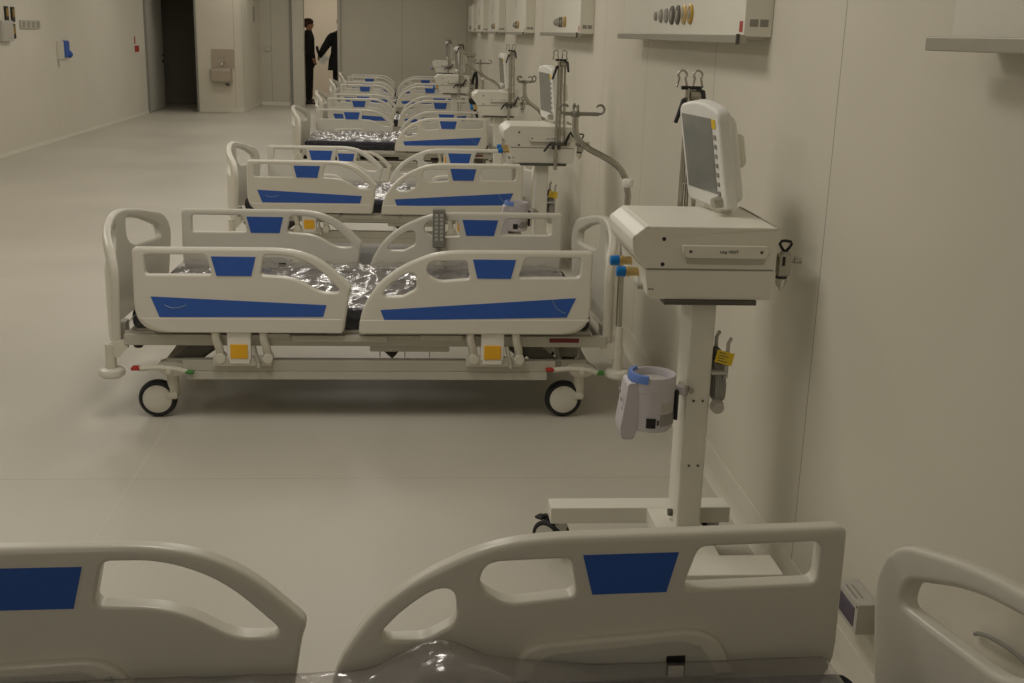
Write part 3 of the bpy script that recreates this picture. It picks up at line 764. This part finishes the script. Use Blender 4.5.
def make_arm():
    """folded breathing circuit support arm: sleeve, two rods, clamp levers, tube clips"""
    root = empty('support_arm', (0, 0, 0))
    r = MB().tube([(.012, 0, -.12), (.012, 0, .12), (.014, 0, .46)], .0085, 10).tube([(.030, .0, .02), (.030, .01, .43)], .0065, 10).tube([(.055, .0, .02), (.046, .01, .46)], .0065, 10)
    r.cyl((.012, 0, -.12), (.012, 0, -.03), .011, seg=12, bev=.002).box((.010, -.008, .18), (.060, .008, .188), .002)
    r.cyl((.02, 0, .44), (.05, 0, .44), .014, seg=14)
    r.build('rod', M['dark_steel_tube'], root)
    MB().cyl((-.02, 0, .02), (.07, 0, .02), .011, seg=12).cyl((-.01, -.02, .02), (-.01, .02, .02), .013, seg=12).build('hinge', M['dark_metal'], root)
    for pts in ([(.012, 0, .43), (.0, -.01, .425), (-.022, -.015, .36)], [(.045, 0, .455), (.055, -.01, .45), (.062, -.02, .40)], [(-.01, -.01, .025), (-.03, -.02, .015), (-.055, -.03, -.02)], [(.06, -.01, .02), (.075, -.02, .06), (.085, -.03, .085), (.10, -.03, .06)]):
        MB().tube(pts, [.006, .008, .006] if len(pts) == 3 else [.006, .008, .008, .005], 8).build('clamp_lever', M['black'], root)
    MB().box((-.006, -.055, -.012), (.040, .012, .032), .004).build('rail_clamp', M['dark_metal'], root)
    for x in (-.006, .040):
        g = []
        for k in range(11):
            a = -PI*.25+k*PI*1.5/10
            g.append((x+.013*math.cos(a), 0, .497+.013*math.sin(a)))
        g = [(x+.016, 0, .462), (x+.013, 0, .472)]+g+[(x-.013, 0, .472), (x-.016, 0, .462)]
        MB().tube(g, .0034, 8).build('tube_clip', M['dark_steel_tube'], root)
    MB().box((-.008, -.008, .455), (.052, .008, .466), .003).build('clip_bar', M['black'], root)
    return root

def make_humidifier():
    O = Vector((.648, 2.985, .47)); root = empty('humidifier', O); T = Matrix.Translation(-O)
    cx, cy = .648, 2.985
    MB().lathe([(0, .478), (.066, .478), (.072, .486), (.073, .60), (.0735, .612), (0, .612)], (cx, cy, 0), seg=40, mat=T).box((cx+.05, cy-.004, .585), (cx+.110, cy+.03, .612), .004, mat=T).build('body', M['lilac'], root)
    MB().box((cx+.074, cy-.02, .505), (cx+.086, cy+.03, .605), .003, mat=T).build('mount_plate', M['black'], root)
    MB().lathe([(.0745, .608), (.0765, .616), (.0765, .652), (.0735, .660), (.068, .660), (.064, .650), (.064, .628), (0, .628)], (cx, cy, 0), seg=40, mat=T).build('heater_well', M['lilac'], root)
    MB().lathe([(0, .636), (.062, .636), (.063, .632)], (cx, cy, 0), seg=36, mat=T).build('heater_plate', M['pale_grey'], root)
    MB().lathe([(.066, .642), (.066, .667), (.078, .667), (.0815, .655), (.0815, .642), (.066, .642)], (cx, cy, 0), seg=22, a0=math.radians(128), a1=math.radians(248), mat=T).build('blue_guard', M['blue_ring'], root)
    cp = MB().prism(fillet([(cx-.050, .640, .01), (cx-.088, .640, .012), (cx-.108, .485, .012), (cx-.098, .448, .012), (cx-.060, .450, .012), (cx-.048, .50, .01)]), cy-.052, cy+.052, 'Y', .005, mat=T)
    cp = cp.build('control_panel', M['lilac'], root)
    q = T @ Matrix.Translation((cx-.1015, cy, .56)) @ Matrix.Rotation(math.radians(-8.8), 4, 'Y')
    MB().box((-.0025, -.038, -.095), (.001, .038, -.055), .001, mat=q).build('panel_window', M['dark_red'], cp)
    for z in (-.015, .02, .05): MB().box((-.002, -.03, z-.006), (.001, -.012, z+.006), .001, mat=q).build('panel_key', M['lilac_dark'], cp)
    def skin(a0, a1, z0, z1, nm, mt):
        MB().lathe([(.0733, z0), (.0741, z0), (.0741, z1), (.0733, z1), (.0733, z0)], (cx, cy, 0), seg=8, a0=math.radians(a0), a1=math.radians(a1), mat=T).build(nm, mt, root)
    skin(248, 272, .495, .528, 'socket', M['black'])
    skin(284, 340, .500, .540, 'rating_label', M['grey'])
    skin(284, 325, .548, .578, 'small_print', M['pale_grey'])
    skin(275, 281, .505, .522, 'fuse', M['dark_metal'])
    return root

vent0, trol0, cab0, hum0, arm0 = make_ventilator(), make_trolley(), make_cable(), make_humidifier(), make_arm()
ORD = ['nearest', 'second', 'third', 'fourth', 'farthest']
VOFF = [(0, 0), (-.105, 3.27), (-.10, 6.86), (-.375, 10.35), (-.32, 17.0)]
ARMS = [(.775, 3.355, .94), (.735, 6.187, .95), (.755, 9.777, .94), (.455, 13.267, .94), (.50, 19.917, .93)]
VL = ['white ventilator nearest the camera with a tilted monitor, on the trolley behind the foreground rail',
      'white ventilator with monitor, second from the camera, above the third bed head',
      'white ventilator third from the camera, above the fourth bed head',
      'white ventilator fourth from the camera, partly behind the third one',
      'small white ventilator farthest from the camera, at the end of the row']
for k, (dx, dy) in enumerate(VOFF):
    for src, nm in ((vent0, 'v'), (trol0, 't'), (cab0, 'c'), (hum0, 'h'), (arm0, 'a')):
        if nm in 'ch' and k > 1: continue
        o = src if k == 0 else copy_tree(src)
        if nm != 'a':
            if k: o.location = Vector(src.location)+Vector((dx, dy, 0))
        else:
            o.location = ARMS[k]
            if k:
                for ch in o.children:
                    if ch.name.startswith('rail_clamp'): ch.rotation_euler = (0, 0, PI); ch.location = (.034, .02, 0)
        if nm == 'v' and k:
            for mch in o.children:
                if mch.name.startswith('monitor'):
                    pv = Vector((.065, .09, .215)); an = (0, .09, .10, .08, .08)[k]
                    mch.matrix_basis = Matrix.Translation(pv) @ Matrix.Rotation((0, 0, -.10, -.05, 0)[k], 4, 'Z') @ Matrix.Rotation(an, 4, 'Y') @ Matrix.Translation(-pv)
        if nm == 'v': tag(o, VL[k], 'ventilator', 'ventilators along the right wall')
        if nm == 't': tag(o, ['white steel trolley with square column under the nearest ventilator', 'white steel trolley column under the second ventilator, behind the second bed', 'white trolley column under the third ventilator from the camera', 'white trolley column under the fourth ventilator from the camera', 'white trolley column under the farthest ventilator'][k], 'trolley', 'ventilator trolleys')
        if nm == 'c': tag(o, ['coiled grey power cable with yellow tag hung on the nearest trolley column', 'coiled grey power cable with yellow tag hung on the second trolley column'][k], 'cable', 'coiled power cables')
        if nm == 'h': o.scale = (.86, .86, .86); o.location = Vector((.656+dx, 2.985+dy, .478))
        if nm == 'h': tag(o, ['round lilac white humidifier with blue guard clamped to the nearest trolley column', 'round lilac white humidifier seen through the second bed rail, on the second trolley'][k], 'humidifier', 'humidifiers')
        if nm == 'a': tag(o, ['chrome support arm with black lever and two clips, behind the nearest monitor', 'folded chrome support arm with black levers beside the second monitor', 'folded chrome support arm beside the third monitor from the camera', 'folded chrome support arm beside the fourth monitor from the camera', 'folded chrome support arm beside the farthest ventilator'][k], 'support arm', 'breathing circuit support arms')

hs = MB().tube(bez([(.62, 13.30, .975), (.635, 13.27, 1.06), (.655, 13.25, 1.10), (.668, 13.25, 1.0), (.660, 13.25, .86), (.650, 13.25, .76), (.600, 13.25, .80), (.645, 13.25, .70), (.690, 13.25, .60)], 6), [.016]*30+[.026]*12+[.020]*7, 10).build('breathing_hose', M['black'])
tag(hs, 'black hose hanging beside the fourth ventilator from the camera', 'hose')
# ------------------------------------------------------------------ medical supply units on the right wall
def make_unit():
    root = empty('supply_unit', (WX, 0, 1.53))
    X0 = .992-WX
    L = 2.1
    h = MB().box((X0, 0, .020), (0, L, .50), .004)
    h.build('housing', M['white'], root)
    MB().box((X0-.022, .0, .0), (X0+.01, L+.06, .026), .003).box((X0, .02, .012), (-.01, L, .022)).build('shelf_rail', M['alu'], root)
    MB().box((X0-.023, -.006, -.004), (X0-.012, .006, .028), .002).build('end_cap', M['dark_metal'], root)
    for k in range(7):
        y = .715+k*.105
        q = (1, 1, 1, 1, .8, .75, .5)[k]
        g = MB().lathe([(0, .0), (.036*q, .0), (.036*q, .006), (.030*q, .009), (.024*q, .009), (.0, .004)], (X0, y, .096), (-1, 0, 0), 20)
        g = g.build('gas_outlet', [M['gunmetal'], M['brass'], M['dark_metal'], M['dark_metal'], M['grey'], M['grey'], M['grey']][k], root)
        MB().lathe([(.018*q, .004), (.018*q, .009), (.010*q, .010), (.008*q, .012), (.0, .012)], (X0, y, .096), (-1, 0, 0), 18).build('coupling', M['alu'], g)
    MB().box((X0-.0015, .016, .034), (X0+.001, .050, .066)).build('red_mark', M['red'], root)
    for x in (X0+.030, X0+.062): MB().box((x-.013, -.0008, .050), (x+.013, .001, .072)).build('socket_plate', M['grey'], root)
    for k in range(4): MB().box((X0-.001, 1.05+k*.05, .26), (X0+.002, 1.065+k*.05, .40)).build('socket_strip', M['pale_grey'], root)
    return root
u0 = make_unit()
UL = ['white wall supply unit at the top right corner, nearest the camera', 'white wall supply unit with gas outlets above the nearest ventilator', 'white wall supply unit third from the camera, with a row of gas outlets',
      'white wall supply unit fourth from the camera', 'white wall supply unit fifth from the camera', 'white wall supply unit second from the far end', 'white wall supply unit at the far end of the wall']
for k, y in enumerate((.03, 3.54, 7.22, 10.95, 14.65, 18.2, 21.5)):
    o = u0 if k == 0 else copy_tree(u0)
    o.location.y = y
    tag(o, UL[k], 'supply unit', 'medical supply units on the right wall')

# small things on the right wall near the camera
cb = empty('connection_box', (WX, 2.39, .20)); tag(cb, 'small grey connection box with violet window low on the right wall', 'connection box')
MB().box((-.052, -.068, 0), (0, .068, .078), .004).build('box_body', M['pale_grey'], cb)
MB().box((-.0545, -.052, .014), (-.050, .052, .062), .002).build('violet_window', M['violet_glass'], cb)
for y in (-.062, .062): MB().cyl((-.053, y, .070), (-.0505, y, .070), .003, seg=8).build('screw', M['dark_metal'], cb)
MB().box((-.045, -.035, .0778), (-.040, .035, .0788)).box((-.030, -.035, .0778), (-.026, .035, .0788)).build('lid_groove', M['grey'], cb)
wc = MB().tube(bez([(WX-.008, 1.884, .452), (WX-.012, 1.86, .466), (WX-.016, 1.82, .482), (WX-.014, 1.77, .493), (WX-.008, 1.72, .496), (WX-.006, 1.70, .49)], 5), .0042, 8).build('wall_cable', M['grey'])
tag(wc, 'short brown grey cable arched on the wall behind the foreground headboard', 'cable')

# ------------------------------------------------------------------ far left: basin, dispenser, call point, plates
bs = empty('wash_basin', (-3.51, 21.504, .53)); tag(bs, 'stainless steel wash basin with splashback hung on the far column', 'wash basin')
MB().box((-.205, -.012, .255), (.205, 0, .59), .003).build('splashback', M['steel'], bs)
MB().prism(fillet([(0, .255), (-.27, .265, .02), (-.29, .235, .03), (-.285, .03, .03), (-.25, .0, .02), (0, .0)]), -.165, .165, 'X', .006).build('bowl', M['steel'], bs)
MB().box((-.215, -.16, .03), (-.17, -.02, .25), .004).build('side_panel', M['frame'], bs)
MB().tube(bez([(0, -.01, .34), (0, -.05, .355), (0, -.10, .345), (0, -.115, .31)], 5), .014, 10).cyl((0, -.01, .345), (0, -.035, .345), .026, seg=16).tube([(0, -.03, .36), (.05, -.06, .37)], .007, 8).build('tap', M['chrome'], bs)
MB().cyl((.09, -.20, .0), (.09, -.20, -.035), .028, seg=14).cyl((.09, -.20, -.03), (.14, -.20, -.03), .018, seg=12).build('drain', M['dark_metal'], bs)
for i, x in enumerate((-.08, -.03, .02)): MB().cyl((x, -.012, .44), (x, -.016, .44), .008, seg=10).build('bolt', M['dark_metal'], bs)

dp = empty('soap_dispenser', (LX-.004, 16.05, 1.0)); tag(dp, 'white and blue soap dispenser on the left wall', 'dispenser')
MB().box((0, -.20, .04), (.035, .04, .27), .012).box((.008, -.17, -.06), (.025, -.13, .05), .004).build('casing', M['frame_light'], dp)
MB().box((.0, .045, .06), (.05, .25, .28), .02).ball((.04, .22, .10), .05).build('blue_front', M['blue'], dp)
cp = empty('call_point', (LX-.004, 20.25, 1.045)); tag(cp, 'small red call point on the left wall beside the dark doorway', 'call point')
MB().box((0, -.12, .02), (.02, .12, .12), .006).build('red_box', M['red'], cp)
MB().box((0, -.14, .15), (.006, -.06, .27)).build('red_notice', M['red'], cp)
for k, (y, z, h_) in enumerate(((14.04, 1.593, .085), (14.25, 1.59, .085), (14.235, 1.40, .085))):
    s = MB().box((LX, y-.05, z-h_), (LX+.02, y+.05, z+h_), .004).build('switch_module', M['black'])
    MB().box((LX+.019, y-.028, z-.03), (LX+.023, y+.028, z+.06), .002).build('rocker', M['gunmetal'], s)
    tag(s, ['black switch module on the left wall, upper left of three', 'black switch module on the left wall, upper right of three', 'black switch module on the left wall, lowest of three, beside the grey box'][k], 'switch', 'black switch modules on the left wall')
gb = empty('control_box', (LX-.004, 13.93, 1.29)); tag(gb, 'grey wall box at the left edge of the photo below the black switches', 'wall box')
MB().box((0, -.20, 0), (.06, .17, .23), .006).build('casing', M['pale_grey'], gb)
MB().box((.058, -.16, .03), (.064, .12, .20), .002).build('cover', M['frame'], gb)
sk = empty('socket_trunking', (LX, 14.84, 1.43)); tag(sk, 'light grey strip of four sockets on the left wall', 'socket strip')
MB().box((0, -.36, 0), (.02, .36, .10), .004).build('back_plate', M['frame'], sk)
for k in range(4): MB().lathe([(.030, .02), (.036, .02), (.036, .026), (.028, .026), (.024, .014), (0, .014)], (0, -.27+k*.18, .05), (1, 0, 0), 18).build('socket', M['grey'], sk)
sg = MB().box((-3.146, 22.9, 1.62), (-3.128, 23.02, 1.90), .003).build('wall_latch', M['grey']); tag(sg, 'slim grey bar high on the recess side of the far column', 'wall fitting')
ws = MB().box((-3.06, 23.775, 1.06), (-2.93, 23.8, 1.16), .004).build('wall_switch', M['pale_grey']); MB().box((-3.03, 23.770, 1.085), (-2.96, 23.776, 1.135), .002).build('rocker', M['frame_light'], ws)
tag(ws, 'pale double wall switch on the far wall left of the bright doorway', 'switch')

# ------------------------------------------------------------------ people beyond the doorway
def skin_mesh(verts, edges, radii, sub=2, root=0):
    me = bpy.data.meshes.new('s'); me.from_pydata([Vector(v) for v in verts], edges, [])
    o = bpy.data.objects.new('s', me); scene.collection.objects.link(o)
    sk = o.modifiers.new('skin', 'SKIN'); sk.use_smooth_shade = True
    for i, d in enumerate(me.skin_vertices[0].data):
        r = radii[i]; d.radius = r if isinstance(r, tuple) else (r, r); d.use_root = (i == root)
    o.modifiers.new('sub', 'SUBSURF').levels = sub
    dg = bpy.context.evaluated_depsgraph_get(); dg.update()
    m = bpy.data.meshes.new_from_object(o.evaluated_get(dg))
    bpy.data.objects.remove(o); bpy.data.meshes.remove(me)
    return m
def person(loc, rz, sh, arms, hair_long, label, coat=0.):
    """faces local +X; y = left. arms: [(elbow),(wrist)] for left / right in local coords"""
    V = [(0, 0, .93), (0.0, 0, 1.10), (0.0, 0, 1.28), (0, 0, 1.42), (.012, 0, 1.50), (.025, 0, 1.58), (.03, 0, 1.66)]
    Rr = [(.10, .155), (.095, .14), (.11, .165), (.075, .12), .052, (.085, .070), (.085, .068)]
    E = [(0, 1), (1, 2), (2, 3), (3, 4), (4, 5), (5, 6)]
    def add(chain, rad, frm):
        p = frm
        for v, r in zip(chain, rad):
            V.append(v); Rr.append(r); E.append((p, len(V)-1)); p = len(V)-1
        return p
    for s in (1, -1):
        add([(0, s*.095, .86), (.012, s*.10, .48), (-.01, s*.10, .10), (.06, s*.105, .035), (.14, s*.11, .025)], [.085, .058, .042, .040, .030], 0)
    hands = []
    for s, (el, wr) in zip((1, -1), arms):
        sh_ = (0, s*.180, 1.385)
        p = add([sh_, el, wr], [.050, .041, .030], 3)
        d = (Vector(wr)-Vector(el)).normalized(); side = Vector((0, 0, 1)).cross(d).normalized(); upv = d.cross(side)
        palm = Vector(wr)+d*.07
        p = add([tuple(palm)], [(.034, .020)], p)
        for k, (off, L) in enumerate(((-.026, .055), (-.009, .068), (.009, .072), (.026, .060))):
            a = palm+upv*off+d*.02; b = a+d*L*.55+side*(-s)*.012; c = b+d*L*.3+side*(-s)*.03
            add([tuple(a), tuple(b), tuple(c)], [.010, .009, .007], p)
        t0 = Vector(wr)+d*.035+upv*.03; add([tuple(t0), tuple(t0+d*.035+upv*.02)], [.011, .009], p-0)
        hands.append(palm)
    # nose, ears
    add([(.125, 0, 1.605)], [.012], 5)
    body = link('person', skin_mesh(V, E, Rr), M['skin'], None, 80)
    body.modifiers.clear()
    body.location = loc; body.rotation_euler = (0, 0, rz)
    tag(body, label, 'person')
    f = MB()
    for s in (1, -1): f.ball((.108, s*.032, 1.63), .012, (1, 1, .7), 10)
    f.build('eyes', M['paper'], body)
    MB().ball((.115, 0, 1.555), .022, (.4, 1, .3), 10).build('mouth', M['dark_red'], body)
    hb = MB().ball((.008, 0, 1.672), .100, (1.08, .90, .80), 20)
    hb.ball((-.035, 0, 1.63), .082, (.85, .95, 1.0), 16)
    if hair_long: hb.ball((-.05, 0, 1.53), .085, (.6, 1.0, 1.3), 16)
    hb.build('hair', M['hair'], body)
    # jacket
    jk = MB(); t = bmesh.new(); rings = []
    for z, rx, ry, ox in ((.80-coat, .15+coat*.6, .205+coat*.75, 0), (.90, .148+coat*.5, .20+coat*.6, 0), (1.05, .130+coat*.35, .178+coat*.35, 0), (1.20, .128+coat*.2, .185+coat*.2, 0), (1.33, .128, .205, 0), (1.40, .112, .232, 0), (1.445, .095, .205, .0), (1.475, .078, .13, .004), (1.505, .066, .076, .010)):
        rings.append([t.verts.new((ox+rx*math.cos(2*PI*k/24), ry*math.sin(2*PI*k/24), z)) for k in range(24)])
    for A, B_ in zip(rings, rings[1:]):
        for k in range(24): t.faces.new((A[k], A[(k+1) % 24], B_[(k+1) % 24], B_[k]))
    t.faces.new(rings[0][::-1])
    jk._merge(t)
    for s, (el, wr) in zip((1, -1), arms):
        jk.tube(bez([(0, s*.15, 1.405), (0, s*.205, 1.35), tuple(Vector((0, s*.215, 1.32)).lerp(Vector(el), .5)), el, tuple(Vector(el).lerp(Vector(wr), .5)), tuple(Vector(el).lerp(Vector(wr), .95))], 4),
                [.070+.018*min(1, i/5)-.0022*max(0, i-6) for i in range(21)], 14)
    j = jk.build('jacket', M['suit'], body, 80); j.modifiers.clear()
    V3 = [(0, 0, .95), (0, .09, .84), (.012, .10, .48), (-.002, .10, .06), (0, -.09, .84), (.012, -.10, .48), (-.002, -.10, .06)]
    t = link('trousers', skin_mesh(V3, [(0, 1), (1, 2), (2, 3), (0, 4), (4, 5), (5, 6)], [(.12, .16), .105, .078, .068, .105, .078, .068]), M['suit'], body, 80); t.modifiers.clear()
    sh_ = MB()
    for s in (1, -1): sh_.box((-.075, s*.105-.045, 0), (.20, s*.105+.045, .035), .02, 3).box((-.07, s*.105-.042, .0), (.09, s*.105+.042, .10), .03, 3)
    sh_.build('shoes', M['black'], body)
    return body
p1 = person((-2.265, 24.6, 0), 0., 1, [((-.02, .24, 1.12), (.06, .26, .93)), ((.02, -.25, 1.13), (.10, -.16, .95))], False,
            'brown haired person in a dark suit, sideways at the left of the bright doorway')
p1.scale = (1, 1, .99)
p2 = person((-1.585, 24.5, 0), math.radians(100), 1, [((.0, .35, 1.13), (.16, .42, .98)), ((.06, -.27, 1.15), (.24, -.14, 1.0))], True,
            'person in a black coat at the right of the bright doorway, holding a microphone', coat=.10)
mc = empty('microphone', (-2.035, 24.55, .98)); tag(mc, 'black microphone with foam windshield held by the person in the coat', 'microphone')
MB().tube([(.06, .03, -.10), (.0, 0, .02), (-.018, 0, .06)], .013, 10).build('handle', M['black'], mc)
MB().lathe([(0, -.02), (.020, -.01), (.028, .03), (.030, .10), (.024, .14), (0, .152)], (-.022, 0, .055), (-.22, 0, 1), 16).build('windshield', M['black'], mc)
pp = MB().box((-.06, -.002, -.09), (.06, .002, .09), mat=Matrix.Translation((-1.93, 24.36, .91)) @ Matrix.Rotation(math.radians(40), 4, 'Y')).build('paper_sheet', M['paper'])
tag(pp, 'white paper sheet held by the person in the black coat', 'paper')

# ------------------------------------------------------------------ light
def area(name, loc, sx, sy, power, col=(1, .945, .87), rot=(0, 0, 0)):
    l = bpy.data.lights.new(name, 'AREA'); l.shape = 'RECTANGLE'; l.size = sx; l.size_y = sy; l.energy = power; l.color = col
    o = bpy.data.objects.new(name, l); C.objects.link(o); o.location = loc; o.rotation_euler = rot
    return o
for y, k in ((7.2, .85), (10.8, .62), (14.4, .58), (18., .58), (21.4, .5)):
    for x in (-3.0, -.55): area('ceiling_and_fill_light', (x, y, CEIL-.02), .6, 1.2, 26*k)
area('ceiling_and_fill_light', (-3.0, 2.6, CEIL-.02), .6, 1.2, 18)
area('ceiling_and_fill_light', (-.55, 3.4, CEIL-.02), .6, 1.2, 21)
area('ceiling_and_fill_light', (-1.6, -1.5, CEIL-.02), .6, 1.2, 18)  # added fill behind the camera to brighten foreground rail faces, no known fixture
area('ceiling_and_fill_light', (-2.0, 26.3, CEIL-.02), 1.2, 1.2, 24, (1, .89, .76))
w = bpy.data.worlds.new('world'); scene.world = w; w.use_nodes = True
w.node_tree.nodes['Background'].inputs['Color'].default_value = (1, .92, .78, 1); w.node_tree.nodes['Background'].inputs['Strength'].default_value = .05

# ------------------------------------------------------------------ camera
cam = bpy.data.cameras.new('camera'); co = bpy.data.objects.new('camera', cam); scene.collection.objects.link(co)
cam.sensor_fit = 'HORIZONTAL'; cam.sensor_width = 36; cam.lens = 1138.27/1024*36; cam.clip_start = .05; cam.clip_end = 100
pitch, yaw, roll = math.radians(15.1303), math.radians(4.9864), math.radians(-1.6860)
fwd = Vector((math.sin(yaw)*math.cos(pitch), math.cos(yaw)*math.cos(pitch), -math.sin(pitch)))
right = Vector((math.cos(yaw), -math.sin(yaw), 0)); down = fwd.cross(right)
r2 = right*math.cos(roll)+down*math.sin(roll); d2 = -right*math.sin(roll)+down*math.cos(roll)
co.matrix_world = Matrix(((r2.x, -d2.x, -fwd.x, 0), (r2.y, -d2.y, -fwd.y, 0), (r2.z, -d2.z, -fwd.z, 1.5389), (0, 0, 0, 1)))
scene.camera = co
scene.view_settings.view_transform = 'Standard'
scene.view_settings.exposure = 0.
